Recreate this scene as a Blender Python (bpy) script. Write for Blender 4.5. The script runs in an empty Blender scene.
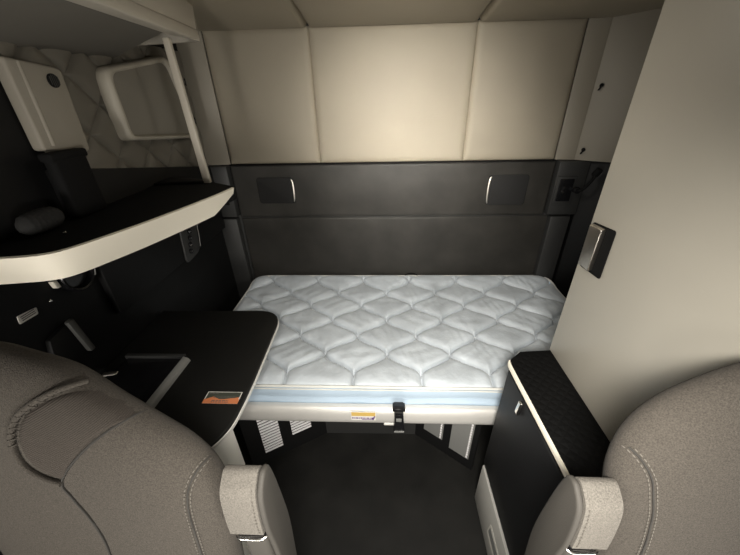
import bpy, bmesh, math, random
from mathutils import Vector, Matrix
from mathutils.bvhtree import BVHTree
random.seed(7)
S = bpy.context.scene
COL = S.collection
pi = math.pi

# ------------------------------------------------------------------ camera
cam_d = bpy.data.cameras.new('camera')
cam = bpy.data.objects.new('camera', cam_d)
COL.objects.link(cam)
F_PX = 322.93
cam_d.sensor_fit = 'HORIZONTAL'
cam_d.sensor_width = 36.0
cam_d.lens = 36.0 * F_PX / 740.0
cam_d.clip_start = 0.01
cam_d.clip_end = 60
right = Vector((0.99906159, 0.03771578, -0.02129447))
up = Vector((0.0, 0.49165217, 0.87079168))
fwd = Vector((-0.04331206, 0.86997452, -0.4911908))
m = Matrix((right, up, -fwd)).transposed().to_4x4()
m.translation = Vector((0, 0, 1.73))
cam.matrix_world = m
S.camera = cam

# ------------------------------------------------------------------ light
w = bpy.data.worlds.new('world')
S.world = w
w.use_nodes = True
w.node_tree.nodes['Background'].inputs[0].default_value = (0.80, 0.83, 0.85, 1)
w.node_tree.nodes['Background'].inputs[1].default_value = 0.003

def area(name, loc, target, sx, sy, power, col, spread=180):
    d = bpy.data.lights.new(name, 'AREA')
    d.shape = 'RECTANGLE'
    d.size = sx
    d.size_y = sy
    d.energy = power
    d.color = col
    d.spread = math.radians(spread)
    o = bpy.data.objects.new(name, d)
    COL.objects.link(o)
    o.location = loc
    o.rotation_euler = (Vector(target) - Vector(loc)).to_track_quat('-Z', 'Y').to_euler()
    return o
# torch of the phone that took the picture (tight core and wide throw), low daylight through
# the windshield and both door windows behind the camera, the sleeper's own lamps, and an added seat fill
WARM = (1.0, 0.955, 0.88)
area('torch_core', (0.04, -0.16, 1.80), (0.16, 2.0, 1.40), 0.30, 0.16, 4.2, WARM, 40)
area('torch_throw', (0.04, -0.16, 1.80), (0.25, 1.0, 0.60), 0.30, 0.16, 10.0, WARM, 90)
area('windshield_daylight', (0.1, -1.2, 1.0), (0.14, 2.0, 0.7), 0.5, 0.2, 1.5, WARM, 60)
area('seat_fill_light', (0.06, -0.35, 0.72), (0.0, 0.45, 0.95), 1.5, 0.16, 4.6, WARM, 140)  # added low fill that brightens the lower seat fronts, no real source here
area('door_window_daylight_left', (-1.0, -0.9, 1.15), (-0.6, 1.0, 1.3), 0.5, 0.3, 7.5, WARM, 90)
area('door_window_daylight_right', (1.2, -0.9, 1.15), (-0.8, 1.0, 1.3), 0.5, 0.3, 6.0, WARM, 90)
area('sleeper_lamp_light', (0.06, 1.25, 2.085), (0.10, 1.35, 0.0), 0.30, 0.10, 2.3, WARM)
area('rear_lamp_light', (0.10, 1.2, 2.06), (0.14, 2.0, 1.5), 0.20, 0.08, 2.1, WARM, 120)

S.view_settings.view_transform = 'Standard'
S.view_settings.look = 'None'
S.view_settings.exposure = 0.0
S.view_settings.gamma = 1.0
S.view_settings.use_curve_mapping = False

# ------------------------------------------------------------------ materials
def mat(name, col, rough=0.6, metal=0.0, noise=0.0, nscale=200.0, bump=0.0, bscale=300.0, spec=0.5, coat=0.0, sheen=0.0, vary=0.0, vscale=3.0):
    mt = bpy.data.materials.new(name)
    mt.use_nodes = True
    nt = mt.node_tree
    b = nt.nodes['Principled BSDF']
    b.inputs['Base Color'].default_value = (*col, 1)
    b.inputs['Roughness'].default_value = rough
    b.inputs['Metallic'].default_value = metal
    b.inputs['Specular IOR Level'].default_value = spec
    b.inputs['Sheen Weight'].default_value = sheen
    tc = nt.nodes.new('ShaderNodeTexCoord')
    if noise or vary:
        mix = nt.nodes.new('ShaderNodeMixRGB')
        mix.blend_type = 'MULTIPLY'
        mix.inputs[0].default_value = 1
        mix.inputs[1].default_value = (*col, 1)
        n = nt.nodes.new('ShaderNodeTexNoise')
        amt = noise or vary
        n.inputs['Scale'].default_value = nscale if noise else vscale
        n.inputs['Detail'].default_value = 3
        r = nt.nodes.new('ShaderNodeMapRange')
        r.inputs['From Min'].default_value = 0.3
        r.inputs['From Max'].default_value = 0.7
        r.inputs['To Min'].default_value = 1 - amt
        r.inputs['To Max'].default_value = 1 + amt
        nt.links.new(tc.outputs['Object'], n.inputs['Vector'])
        nt.links.new(n.outputs['Fac'], r.inputs['Value'])
        nt.links.new(r.outputs[0], mix.inputs[2])
        nt.links.new(mix.outputs[0], b.inputs['Base Color'])
    if bump:
        n2 = nt.nodes.new('ShaderNodeTexNoise')
        n2.inputs['Scale'].default_value = bscale
        n2.inputs['Detail'].default_value = 2
        bp = nt.nodes.new('ShaderNodeBump')
        bp.inputs['Strength'].default_value = bump
        bp.inputs['Distance'].default_value = 0.002
        nt.links.new(tc.outputs['Object'], n2.inputs['Vector'])
        nt.links.new(n2.outputs['Fac'], bp.inputs['Height'])
        nt.links.new(bp.outputs[0], b.inputs['Normal'])
    return mt

def rib_mat(name, col, scale, axis_rot, rough=0.95):
    mt = mat(name, col, rough, noise=0.15, nscale=500, spec=0.15)
    nt = mt.node_tree
    b = nt.nodes['Principled BSDF']
    tc = nt.nodes.new('ShaderNodeTexCoord')
    mp = nt.nodes.new('ShaderNodeMapping')
    mp.inputs['Rotation'].default_value = axis_rot
    wv = nt.nodes.new('ShaderNodeTexWave')
    wv.bands_direction = 'Z'
    wv.inputs['Scale'].default_value = scale
    bp = nt.nodes.new('ShaderNodeBump')
    bp.inputs['Strength'].default_value = 0.7
    bp.inputs['Distance'].default_value = 0.001
    nt.links.new(tc.outputs['Object'], mp.inputs[0])
    nt.links.new(mp.outputs[0], wv.inputs['Vector'])
    nt.links.new(wv.outputs['Fac'], bp.inputs['Height'])
    nt.links.new(bp.outputs[0], b.inputs['Normal'])
    return mt

M = {}
M['cream'] = mat('cream_vinyl', (0.54, 0.48, 0.37), 0.55, bump=0.12, bscale=500, vary=0.03)
M['cream_trim'] = mat('cream_plastic', (0.47, 0.43, 0.36), 0.45, bump=0.08, bscale=700)
M['column'] = mat('greige_column_plastic', (0.25, 0.225, 0.18), 0.5, bump=0.08, bscale=700)
M['shaded_bottom'] = mat('shaded_cabinet_bottom', (0.13, 0.12, 0.10), 0.85)  # underside of the overhead cabinet, its shade put into a darker colour
M['groove_shade'] = mat('dark_groove_shade', (0.11, 0.115, 0.115), 0.9)  # dark colour standing in for shade in the mattress grooves
M['quilt'] = mat('greige_quilted_vinyl', (0.27, 0.245, 0.20), 0.6, bump=0.12, bscale=500)
M['frame'] = mat('greige_frame_plastic', (0.36, 0.33, 0.27), 0.5)
M['black_vinyl'] = mat('black_vinyl', (0.060, 0.056, 0.049), 0.5, bump=0.25, bscale=450, vary=0.25, vscale=5)
M['black_trim'] = mat('black_plastic', (0.030, 0.030, 0.029), 0.5, bump=0.15, bscale=600)
M['black_wall'] = mat('black_side_panel', (0.005, 0.005, 0.005), 0.55, spec=0.25, bump=0.2, bscale=500)
M['black_gloss'] = mat('black_gloss_plastic', (0.008, 0.008, 0.009), 0.25)
M['black_matte'] = mat('black_matte', (0.0045, 0.0045, 0.0045), 0.8, spec=0.2)
M['floor'] = mat('black_rubber_floor', (0.010, 0.0097, 0.0085), 0.6, bump=0.35, bscale=260, vary=0.3, vscale=7, spec=0.3)
M['seat'] = mat('grey_knit_fabric', (0.066, 0.058, 0.049), 0.95, noise=0.30, nscale=420, bump=0.8, bscale=520, sheen=0.04, spec=0.15)
M['seat_dark'] = mat('dark_grey_knit_fabric', (0.115, 0.105, 0.093), 0.9, noise=0.28, nscale=420, bump=0.9, bscale=520, sheen=0.2)
M['seat_rib'] = rib_mat('ribbed_grey_fabric', (0.056, 0.048, 0.041), 95, (0, 0.45, 0))
M['arm_fabric'] = mat('light_grey_knit_fabric', (0.135, 0.123, 0.106), 0.9, noise=0.3, nscale=400, bump=0.8, bscale=480)
M['arm_plastic'] = mat('grey_armrest_plastic', (0.060, 0.055, 0.048), 0.65, spec=0.3, bump=0.3, bscale=500)
M['seam'] = mat('dark_seam', (0.035, 0.032, 0.028), 0.9)
M['stitch'] = mat('grey_thread', (0.13, 0.118, 0.10), 0.8)
M['chrome'] = mat('satin_chrome', (0.72, 0.70, 0.66), 0.22, metal=1.0)
M['nickel'] = mat('brushed_nickel', (0.62, 0.58, 0.52), 0.35, metal=1.0)
M['alu'] = mat('painted_aluminium', (0.70, 0.68, 0.64), 0.42, metal=0.35, vary=0.05, vscale=8)
M['light_edge'] = mat('pale_cream_edge', (0.90, 0.84, 0.71), 0.4)
M['tall'] = mat('greige_laminate', (0.46, 0.43, 0.365), 0.38, vary=0.02)
M['light_grey'] = mat('light_grey_plastic', (0.40, 0.39, 0.36), 0.5)
M['mid_grey'] = mat('mid_grey_plastic', (0.20, 0.20, 0.19), 0.5)
M['mattress'] = mat('pale_blue_ticking', (0.53, 0.575, 0.61), 0.5, bump=1.0, bscale=60, vary=0.16, vscale=6, sheen=0.3)
M['band'] = mat('light_blue_border_fabric', (0.46, 0.57, 0.68), 0.6, bump=0.3, bscale=60)
M['piping'] = mat('cream_piping', (0.66, 0.66, 0.62), 0.7)
M['desk'] = mat('black_desk_laminate', (0.009, 0.0088, 0.008), 0.5, spec=0.25, bump=0.1, bscale=600)
M['white_panel'] = mat('off_white_panel', (0.62, 0.60, 0.54), 0.45)
M['slat'] = mat('white_slats', (0.80, 0.78, 0.78), 0.4)
M['dim_grey'] = mat('dim_grey_plastic', (0.07, 0.07, 0.066), 0.55)
M['paper'] = mat('white_sticker', (0.75, 0.73, 0.68), 0.5)
M['orange'] = mat('orange_sticker', (0.60, 0.20, 0.08), 0.5)
M['sticker_dark'] = mat('dark_sticker_print', (0.055, 0.06, 0.045), 0.5)
M['yellow'] = mat('yellow_sticker', (0.62, 0.42, 0.12), 0.5)
M['purple'] = mat('purple_print', (0.14, 0.08, 0.22), 0.5)
M['print'] = mat('grey_print', (0.12, 0.11, 0.10), 0.6)
M['pad_fabric'] = mat('grey_cream_shade_fabric', (0.19, 0.175, 0.145), 0.7, vary=0.05)
M['cloth'] = mat('charcoal_cloth', (0.014, 0.0136, 0.013), 0.9, bump=0.5, bscale=200)

# diamond-embossed black mat for the low cabinet top
def diamond_mat():
    mt = mat('black_diamond_mat', (0.004, 0.004, 0.004), 0.7, spec=0.12)
    nt = mt.node_tree
    b = nt.nodes['Principled BSDF']
    tc = nt.nodes.new('ShaderNodeTexCoord')
    mp = nt.nodes.new('ShaderNodeMapping')
    mp.inputs['Rotation'].default_value = (0, 0, pi / 4)
    mp.inputs['Scale'].default_value = (38, 38, 38)
    vo = nt.nodes.new('ShaderNodeTexVoronoi')
    vo.distance = 'CHEBYCHEV'
    vo.inputs['Randomness'].default_value = 0
    vo.inputs['Scale'].default_value = 1
    bp = nt.nodes.new('ShaderNodeBump')
    bp.inputs['Strength'].default_value = 1
    bp.inputs['Distance'].default_value = 0.004
    bp.invert = True
    nt.links.new(tc.outputs['Object'], mp.inputs[0])
    nt.links.new(mp.outputs[0], vo.inputs['Vector'])
    nt.links.new(vo.outputs['Distance'], bp.inputs['Height'])
    nt.links.new(bp.outputs[0], b.inputs['Normal'])
    return mt
M['diamond'] = diamond_mat()
M['door_black'] = mat('black_door_laminate', (0.011, 0.011, 0.0115), 0.55, spec=0.25)
M['hatch'] = mat('black_hatch_plastic', (0.020, 0.0195, 0.019), 0.75, spec=0.2, bump=0.2, bscale=500)

# ------------------------------------------------------------------ helpers (all shapes are written in world metres)
ORG = {}
def obj(name, bm, mt, parent=None, base=None, smooth=35, label=None, cat=None, group=None, kind=None):
    """link a bmesh as one object; child meshes share the origin of their thing"""
    if parent is not None:
        o0 = ORG[parent.name]
    else:
        o0 = Vector(base) if base is not None else Vector((0, 0, 0))
    bmesh.ops.recalc_face_normals(bm, faces=bm.faces[:])
    bmesh.ops.translate(bm, verts=bm.verts[:], vec=-o0)
    me = bpy.data.meshes.new(name)
    bm.to_mesh(me)
    bm.free()
    me.materials.append(M[mt])
    if smooth:
        for p in me.polygons:
            p.use_smooth = True
        me.set_sharp_from_angle(angle=math.radians(smooth))
    o = bpy.data.objects.new(name, me)
    COL.objects.link(o)
    if parent is not None:
        o.parent = parent
    else:
        o.location = o0
    ORG[o.name] = o0
    if label: o['label'] = label
    if cat: o['category'] = cat
    if group: o['group'] = group
    if kind: o['kind'] = kind
    return o

def multi(name, parts, parent):
    """one mesh made of several coloured layers: parts = [(bmesh, material), ...]"""
    o0 = ORG[parent.name]
    bm = bmesh.new()
    mats = []
    for b, mt in parts:
        n0 = len(bm.faces)
        join(bm, b)
        bm.faces.ensure_lookup_table()
        mats.append(mt)
        for f in bm.faces[n0:]:
            f.material_index = len(mats) - 1
    bmesh.ops.translate(bm, verts=bm.verts[:], vec=-o0)
    me = bpy.data.meshes.new(name)
    bm.to_mesh(me)
    bm.free()
    for mt in mats: me.materials.append(M[mt])
    o = bpy.data.objects.new(name, me)
    COL.objects.link(o)
    o.parent = parent
    ORG[o.name] = o0
    return o

def thing(name, loc, label, cat, group=None):
    o = bpy.data.objects.new(name, None)
    o.empty_display_size = 0.05
    COL.objects.link(o)
    o.location = loc
    ORG[o.name] = Vector(loc)
    o['label'] = label
    o['category'] = cat
    if group: o['group'] = group
    return o

def struct(name, bm, mt, parent=None, smooth=35):
    return obj(name, bm, mt, parent, smooth=smooth, kind=None if parent else 'structure')

def bev(bm, r, seg=2, geom=None):
    if r > 0:
        bmesh.ops.bevel(bm, geom=geom or bm.edges[:], offset=r, segments=seg, affect='EDGES', profile=0.5, clamp_overlap=True)

def join(a, b):
    me = bpy.data.meshes.new('tmp')
    b.to_mesh(me)
    b.free()
    a.from_mesh(me)
    bpy.data.meshes.remove(me)
    return a

def box(x0, x1, y0, y1, z0, z1, r=0.0, seg=2, into=None):
    bm = bmesh.new()
    bmesh.ops.create_cube(bm, size=1)
    for v in bm.verts:
        v.co = Vector((x0 if v.co.x < 0 else x1, y0 if v.co.y < 0 else y1, z0 if v.co.z < 0 else z1))
    bev(bm, r, seg)
    return join(into, bm) if into else bm

def hexa(b4, t4, r=0.0, seg=2, into=None):
    """solid from four bottom and four top points"""
    bm = bmesh.new()
    vb = [bm.verts.new(p) for p in b4]
    vt = [bm.verts.new(p) for p in t4]
    bm.faces.new(vb)
    bm.faces.new(vt)
    for i in range(4):
        bm.faces.new((vb[i], vb[(i + 1) % 4], vt[(i + 1) % 4], vt[i]))
    bmesh.ops.recalc_face_normals(bm, faces=bm.faces[:])
    bev(bm, r, seg)
    return join(into, bm) if into else bm

def prism(pts, vec, r=0.0, seg=2, into=None, only_caps=False):
    """extrude a planar polygon (3D points) by vec"""
    bm = bmesh.new()
    vs = [bm.verts.new(p) for p in pts]
    f = bm.faces.new(vs)
    ret = bmesh.ops.extrude_face_region(bm, geom=[f])
    nv = [g for g in ret['geom'] if isinstance(g, bmesh.types.BMVert)]
    bmesh.ops.translate(bm, verts=nv, vec=Vector(vec))
    bmesh.ops.recalc_face_normals(bm, faces=bm.faces[:])
    if r > 0:
        g = None
        if only_caps:
            V = Vector(vec).normalized()
            g = [e for e in bm.edges if abs((e.verts[0].co - e.verts[1].co).normalized().dot(V)) < 0.5]
        bev(bm, r, seg, g)
    return join(into, bm) if into else bm

def round_poly(pts, rad, seg=6):
    """2D polygon with rounded corners; rad number or list"""
    out = []
    n = len(pts)
    for i in range(n):
        p = Vector(pts[i]).to_2d()
        a = Vector(pts[i - 1]).to_2d()
        b = Vector(pts[(i + 1) % n]).to_2d()
        r = rad[i] if isinstance(rad, (list, tuple)) else rad
        if r <= 0:
            out.append(p)
            continue
        da = (a - p).normalized()
        db = (b - p).normalized()
        ra = min(r, (a - p).length * 0.49)
        rb = min(r, (b - p).length * 0.49)
        s = p + da * ra
        e = p + db * rb
        for k in range(seg + 1):
            t = k / seg
            out.append(s * (1 - t) ** 2 + p * 2 * t * (1 - t) + e * t * t)
    return out

def catmull(pts, n=8, closed=False):
    P = [Vector(p) for p in pts]
    out = []
    L = len(P)
    rng = range(L) if closed else range(L - 1)
    for i in rng:
        if closed:
            p0, p1, p2, p3 = P[(i - 1) % L], P[i], P[(i + 1) % L], P[(i + 2) % L]
        else:
            p0, p1, p2, p3 = P[max(i - 1, 0)], P[i], P[i + 1], P[min(i + 2, L - 1)]
        for k in range(n):
            t = k / n
            out.append(0.5 * ((2 * p1) + (-p0 + p2) * t + (2 * p0 - 5 * p1 + 4 * p2 - p3) * t * t + (-p0 + 3 * p1 - 3 * p2 + p3) * t ** 3))
    if not closed:
        out.append(P[-1])
    return out

def tube(path, r, seg=8, into=None, closed=False, flat=1.0):
    bm = bmesh.new()
    P = [Vector(p) for p in path]
    n = len(P)
    rings = []
    prev = None
    for i, p in enumerate(P):
        if closed:
            d = (P[(i + 1) % n] - P[i - 1]).normalized()
        else:
            d = (P[min(i + 1, n - 1)] - P[max(i - 1, 0)]).normalized()
        if prev is None:
            u = d.orthogonal().normalized()
        else:
            u = (prev - d * prev.dot(d)).normalized()
        prev = u
        v = d.cross(u)
        rr = r[i] if isinstance(r, (list, tuple)) else r
        rings.append([bm.verts.new(p + (u * math.cos(2 * pi * k / seg) + v * flat * math.sin(2 * pi * k / seg)) * rr) for k in range(seg)])
    for i in range(n if closed else n - 1):
        A = rings[i]
        B = rings[(i + 1) % n]
        for k in range(seg):
            bm.faces.new((A[k], A[(k + 1) % seg], B[(k + 1) % seg], B[k]))
    if not closed:
        bm.faces.new(rings[0][::-1])
        bm.faces.new(rings[-1])
    return join(into, bm) if into else bm

def cyl(c, axis, r, h, seg=32, b=0.0, into=None, r2=None):
    bm = bmesh.new()
    bmesh.ops.create_cone(bm, cap_ends=True, segments=seg, radius1=r, radius2=r if r2 is None else r2, depth=h)
    if b:
        bev(bm, b, 2, [e for e in bm.edges if abs(e.verts[0].co.z - e.verts[1].co.z) < 1e-6])
    q = Vector((0, 0, 1)).rotation_difference(Vector(axis).normalized()).to_matrix().to_4x4()
    q.translation = Vector(c)
    bmesh.ops.transform(bm, matrix=q, verts=bm.verts[:])
    return join(into, bm) if into else bm

def grid(fn, nu, nv, into=None):
    bm = bmesh.new()
    V = [[bm.verts.new(fn(i / nu, j / nv)) for j in range(nv + 1)] for i in range(nu + 1)]
    for i in range(nu):
        for j in range(nv):
            bm.faces.new((V[i][j], V[i + 1][j], V[i + 1][j + 1], V[i][j + 1]))
    return join(into, bm) if into else bm

def loft(rings, into=None, cap=True):
    bm = bmesh.new()
    R = [[bm.verts.new(p) for p in ring] for ring in rings]
    n = len(R[0])
    for a, b in zip(R[:-1], R[1:]):
        for k in range(n):
            bm.faces.new((a[k], a[(k + 1) % n], b[(k + 1) % n], b[k]))
    if cap:
        bm.faces.new(R[0][::-1])
        bm.faces.new(R[-1])
    return join(into, bm) if into else bm

def pad_slab(corners, axis_out, thick, puff, border=0.02, nu=28, nv=28):
    """soft rectangular pad on a quad (4 corners, counter-clockwise), rising along axis_out"""
    c = [Vector(p) for p in corners]
    n = Vector(axis_out).normalized()
    L = min((c[1] - c[0]).length, (c[3] - c[0]).length)
    W = (c[1] - c[0]).length
    H = (c[3] - c[0]).length
    def prof(d):
        t = min(1.0, d / border)
        return math.sqrt(max(0.0, 1 - (1 - t) ** 2))
    def sp(t, size):
        # concentrate samples at the borders
        e = border / size
        if t < 0.25: return e * (t / 0.25)
        if t > 0.75: return 1 - e * ((1 - t) / 0.25)
        return e + (1 - 2 * e) * (t - 0.25) / 0.5
    def fn(u, v):
        uu, vv = sp(u, W), sp(v, H)
        p = (c[0] * (1 - uu) + c[1] * uu) * (1 - vv) + (c[3] * (1 - uu) + c[2] * uu) * vv
        d = min(prof(uu * W), prof((1 - uu) * W), prof(vv * H), prof((1 - vv) * H))
        e = math.sin(pi * uu) * math.sin(pi * vv)
        return p + n * (thick * d + puff * e * d)
    bm = grid(fn, nu, nv)
    # close the back
    ret = bmesh.ops.extrude_face_region(bm, geom=bm.faces[:])
    return bm

# ================================================================== STRUCTURE
XL, XR, YB = -1.06, 1.30, 2.0
XC = 0.11
# floor with the tapered foot well under the bunk
struct('floor', prism([(XL, -1.3, 0), (XR, -1.3, 0), (XR, YB, 0), (XL, YB, 0)], (0, 0, -0.05)), 'floor')

# rear wall: shell, three cream pads, two black padded panels
wb = struct('wall_back', box(XL - 0.05, XR + 0.05, YB + 0.012, YB + 0.06, 0, 2.5), 'black_trim')
def cpad(x0, x1, z0, z1, name, mt, thick=0.016, puff=0.012, border=0.038, y=YB + 0.012):
    bm = pad_slab([(x0, y, z0), (x1, y, z0), (x1, y, z1), (x0, y, z1)], (0, -1, 0), thick, puff, border, 32, 32)
    return struct(name, bm, mt, wb, smooth=60)
cpad(-0.925, -0.381, 1.383, 2.040, 'cream_pad', 'cream')
cpad(-0.381, 0.461, 1.383, 2.040, 'cream_pad', 'cream')
cpad(0.461, 0.985, 1.383, 2.040, 'cream_pad', 'cream')
cpad(-0.935, 1.0, 1.052, 1.379, 'upper_black_pad', 'black_vinyl', 0.014, 0.004, 0.012)
cpad(-0.935, 1.04, 0.40, 1.046, 'lower_black_pad', 'black_vinyl', 0.010, 0.004, 0.012)
struct('trim_lip', box(-0.93, 0.99, YB - 0.012, YB + 0.012, 1.378, 1.384, 0.002), 'black_matte', wb)

def hatch(x0, x1, z0, z1, edge_right):
    pts = round_poly([(x0, z0), (x1, z0), (x1, z1), (x0, z1)], 0.02)
    h = struct('reading_lamp_panel', prism([(p.x, YB - 0.001, p.y) for p in pts], (0, -0.009, 0), 0.003, 2, only_caps=True), 'hatch', wb)
    xe = x1 - 0.004 if edge_right else x0 + 0.004
    s = -1 if edge_right else 1
    path = catmull([(xe + s * 0.010, YB - 0.012, z1 - 0.008), (xe + s * 0.002, YB - 0.013, z1 - 0.03), (xe, YB - 0.013, (z0 + z1) / 2), (xe + s * 0.002, YB - 0.013, z0 + 0.03), (xe + s * 0.006, YB - 0.012, z0 + 0.012)], 6)
    n = len(path)
    struct('edge_strip', tube(path, [0.0075 * math.sin(pi * (0.08 + 0.84 * i / (n - 1))) + 0.001 for i in range(n)], 8), 'nickel', h)
hatch(-0.785, -0.555, 1.145, 1.305, True)
hatch(0.625, 0.862, 1.122, 1.303, False)

# corner columns of the rear wall (cream above, black below)
def column(name, xi, xo, side):
    c = struct(name, hexa([(xi, YB, 1.384), (xo, YB - 0.02, 1.384), (xo, YB + 0.012, 1.384), (xi, YB + 0.012, 1.384)],
                          [(xi, YB, 2.06), (xo, YB - 0.02, 2.10), (xo, YB + 0.012, 2.10), (xi, YB + 0.012, 2.06)], 0.002), 'column')
    return c
column('trim_1', -0.927, XL, -1)
column('trim_2', 0.987, 1.085, 1)
for nm, s, a, b in (('trim_3', -1, -0.937, -1.045), ('trim_4', 1, 1.0, 1.17)):
    x0, x1 = min(a, b), max(a, b)
    t = struct(nm, box(x0, x1, YB - 0.045, YB + 0.012, 1.068, 1.381, 0.006), 'black_trim')
    a2, b2 = (a - 0.012, b - 0.03) if s < 0 else (1.03, 1.15)
    x0, x1 = min(a2, b2), max(a2, b2)
    struct('lower_column', box(x0, x1, YB - 0.04, YB + 0.012, 0.45, 1.055, 0.008), 'black_trim', t)
    if s < 0:
        p = struct('socket_recess', box(-1.035, -0.965, YB - 0.052, YB - 0.040, 1.15, 1.27, 0.004), 'black_matte', t)
    else:
        p = struct('switch_frame', box(1.005, 1.115, YB - 0.055, YB - 0.040, 1.135, 1.30, 0.006), 'black_trim', t)
        struct('switch_plate', box(1.020, 1.100, YB - 0.060, YB - 0.050, 1.155, 1.285, 0.004), 'black_gloss', p)
        struct('switch_rocker', box(1.045, 1.075, YB - 0.068, YB - 0.055, 1.20, 1.245, 0.004), 'black_gloss', p)
        struct('indicator', cyl((1.046, YB - 0.064, 1.214), (0, 1, 0), 0.0045, 0.014, 12), 'chrome', p)

# side walls
wl = struct('wall_left', prism([(XL, -1.3, 0), (XL, YB + 0.01, 0), (XL, YB + 0.01, 2.5), (XL, -1.3, 2.5)], (-0.05, 0, 0)), 'black_wall')
wr = struct('wall_right', prism([(XR, -1.3, 0), (XR, YB + 0.01, 0), (XR, YB + 0.01, 2.5), (XR, -1.3, 2.5)], (0.05, 0, 0)), 'black_wall')
# cream upper corner panel on the right, angled from the column to the side wall
cr = struct('trim_5', hexa([(1.085, YB - 0.02, 1.384), (XR - 0.001, 1.84, 1.384), (XR - 0.001, YB + 0.01, 1.384), (1.085, YB + 0.01, 1.384)],
                      [(1.085, YB - 0.02, 2.2), (XR - 0.001, 1.84, 2.2), (XR - 0.001, YB + 0.01, 2.2), (1.085, YB + 0.01, 2.2)], 0.003), 'column')
struct('side_panel', box(XR - 0.02, XR - 0.001, 1.0, 1.845, 1.384, 2.2, 0.003), 'column', cr)
struct('trim_6', hexa([(1.17, YB - 0.03, 0.4), (XR - 0.001, 1.86, 0.4), (XR - 0.001, YB + 0.01, 0.4), (1.17, YB + 0.01, 0.4)],
                      [(1.17, YB - 0.03, 1.381), (XR - 0.001, 1.86, 1.381), (XR - 0.001, YB + 0.01, 1.381), (1.17, YB + 0.01, 1.381)], 0.003), 'black_wall')

# ceiling: padded slope rising from the rear wall towards the cab, in three bays
ce = struct('ceiling', hexa([(XL, YB + 0.01, 2.075), (XR, YB + 0.01, 2.075), (XR, -1.3, 2.46), (XL, -1.3, 2.46)],
                            [(XL, YB + 0.01, 2.125), (XR, YB + 0.01, 2.125), (XR, -1.3, 2.51), (XL, -1.3, 2.51)]), 'cream_trim')
def ceil_pad(x0, x1):
    n = Vector((0, 0.06, -1))
    bm = pad_slab([(x0, YB + 0.008, 2.060), (x1, YB + 0.008, 2.060), (x1, 0.3, 2.268), (x0, 0.3, 2.268)], n, 0.035, 0.012, 0.03, 24, 32)
    struct('ceiling_pad', bm, 'cream', ce, smooth=60)
ceil_pad(-1.05, -0.381)
ceil_pad(-0.381, 0.461)
ceil_pad(0.461, 1.28)

# left wall: quilted cream panel, pillar trim and the covered window
def diamond_puff(y, z):
    # diamond lattice seams measured along the wall
    a = (z - 1.72) * 1.0 + (y - 1.315) * 1.0
    b = (z - 1.72) * 1.0 - (y - 1.315) * 1.0
    P = 0.185
    def d(t):
        t = (t / P) % 1.0
        return min(t, 1 - t) * P * 0.7
    q = min(d(a), d(b))
    return 0.020 * (1 - math.exp(-q / 0.012)) - 0.003 * math.exp(-(q / 0.004) ** 2)
def quilt(u, v):
    y = 1.02 + u * 0.935
    z = 1.385 + v * 0.56
    return Vector((XL + 0.004 + diamond_puff(y, z), y, z))
bm = grid(quilt, 240, 150)
bmesh.ops.extrude_face_region(bm, geom=bm.faces[:])
struct('quilted_panel', bm, 'quilt', wl, smooth=70)
# dark upholstered ledge line under the quilting
struct('ledge_panel', hexa([(XL, 1.0, 1.0), (XL + 0.03, 1.0, 1.0), (XL + 0.03, 1.955, 1.0), (XL, 1.955, 1.0)],
                           [(XL, 1.0, 1.55), (XL + 0.03, 1.0, 1.55), (XL + 0.03, 1.955, 1.385), (XL, 1.955, 1.385)], 0.006), 'black_wall', wl)
pl_pts = round_poly([(0.995, 1.605), (1.16, 1.58), (1.175, 1.825), (1.000, 1.845)], [0.012, 0.02, 0.02, 0.012])
pillar = struct('trim_7', prism([(XL + 0.002, p.x, p.y) for p in pl_pts], (0.040, 0, 0), 0.008, 3, only_caps=True), 'quilt')
struct('pillar_lip', tube([(XL + 0.039, 1.040, 1.835), (XL + 0.042, 1.036, 1.75), (XL + 0.042, 1.030, 1.615)], 0.006, 8), 'quilt', pillar)
g = struct('round_grille', cyl((XL + 0.044, 1.125, 1.79), (1, 0, 0), 0.019, 0.008, 28, 0.002), 'black_matte', pillar)
bm = None
for k in range(-2, 3):
    hh = math.sqrt(0.017 ** 2 - (k * 0.0065) ** 2)
    bm = box(XL + 0.045, XL + 0.050, 1.125 + k * 0.0065 - 0.001, 1.125 + k * 0.0065 + 0.001, 1.79 - hh, 1.79 + hh, 0, into=bm)
struct('grille_bars', bm, 'black_trim', g)

# window with its moulded frame and a soft shade
wp = [(1.330, 1.595), (1.870, 1.550), (1.765, 1.912), (1.325, 1.835)]
fr_o = round_poly(wp, [0.03, 0.05, 0.06, 0.05], 8)
cw = Vector((sum(p[0] for p in wp) / 4, sum(p[1] for p in wp) / 4))
def inset(pts, d, c):
    return [p + (c - p).normalized() * d for p in pts]
xo = XL + 0.020
def frame_loft():
    prof = [(0.0, 0.0), (0.0, 0.035), (0.008, 0.048), (0.020, 0.050), (0.030, 0.044), (0.034, 0.030)]
    rings = []
    for d, h in prof:
        rings.append([(xo + h, q.x, q.y) for q in inset(fr_o, d, cw)])
    return loft(rings, cap=True)
win = struct('window_1', frame_loft(), 'frame', smooth=60)
sh = inset(fr_o, 0.031, cw)
def shade():
    bm = bmesh.new()
    N = 10
    rings = []
    for k in range(N + 1):
        t = k / N
        rings.append([bm.verts.new((xo + 0.032 + 0.010 * (1 - (1 - t) ** 2), (p * (1 - t * 0.985) + cw * t * 0.985).x, (p * (1 - t * 0.985) + cw * t * 0.985).y)) for p in sh])
    n = len(sh)
    for a, b in zip(rings[:-1], rings[1:]):
        for k in range(n):
            bm.faces.new((a[k], a[(k + 1) % n], b[(k + 1) % n], b[k]))
    bm.faces.new(rings[-1])
    return bm
struct('window_shade', shade(), 'pad_fabric', win, smooth=70)

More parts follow.
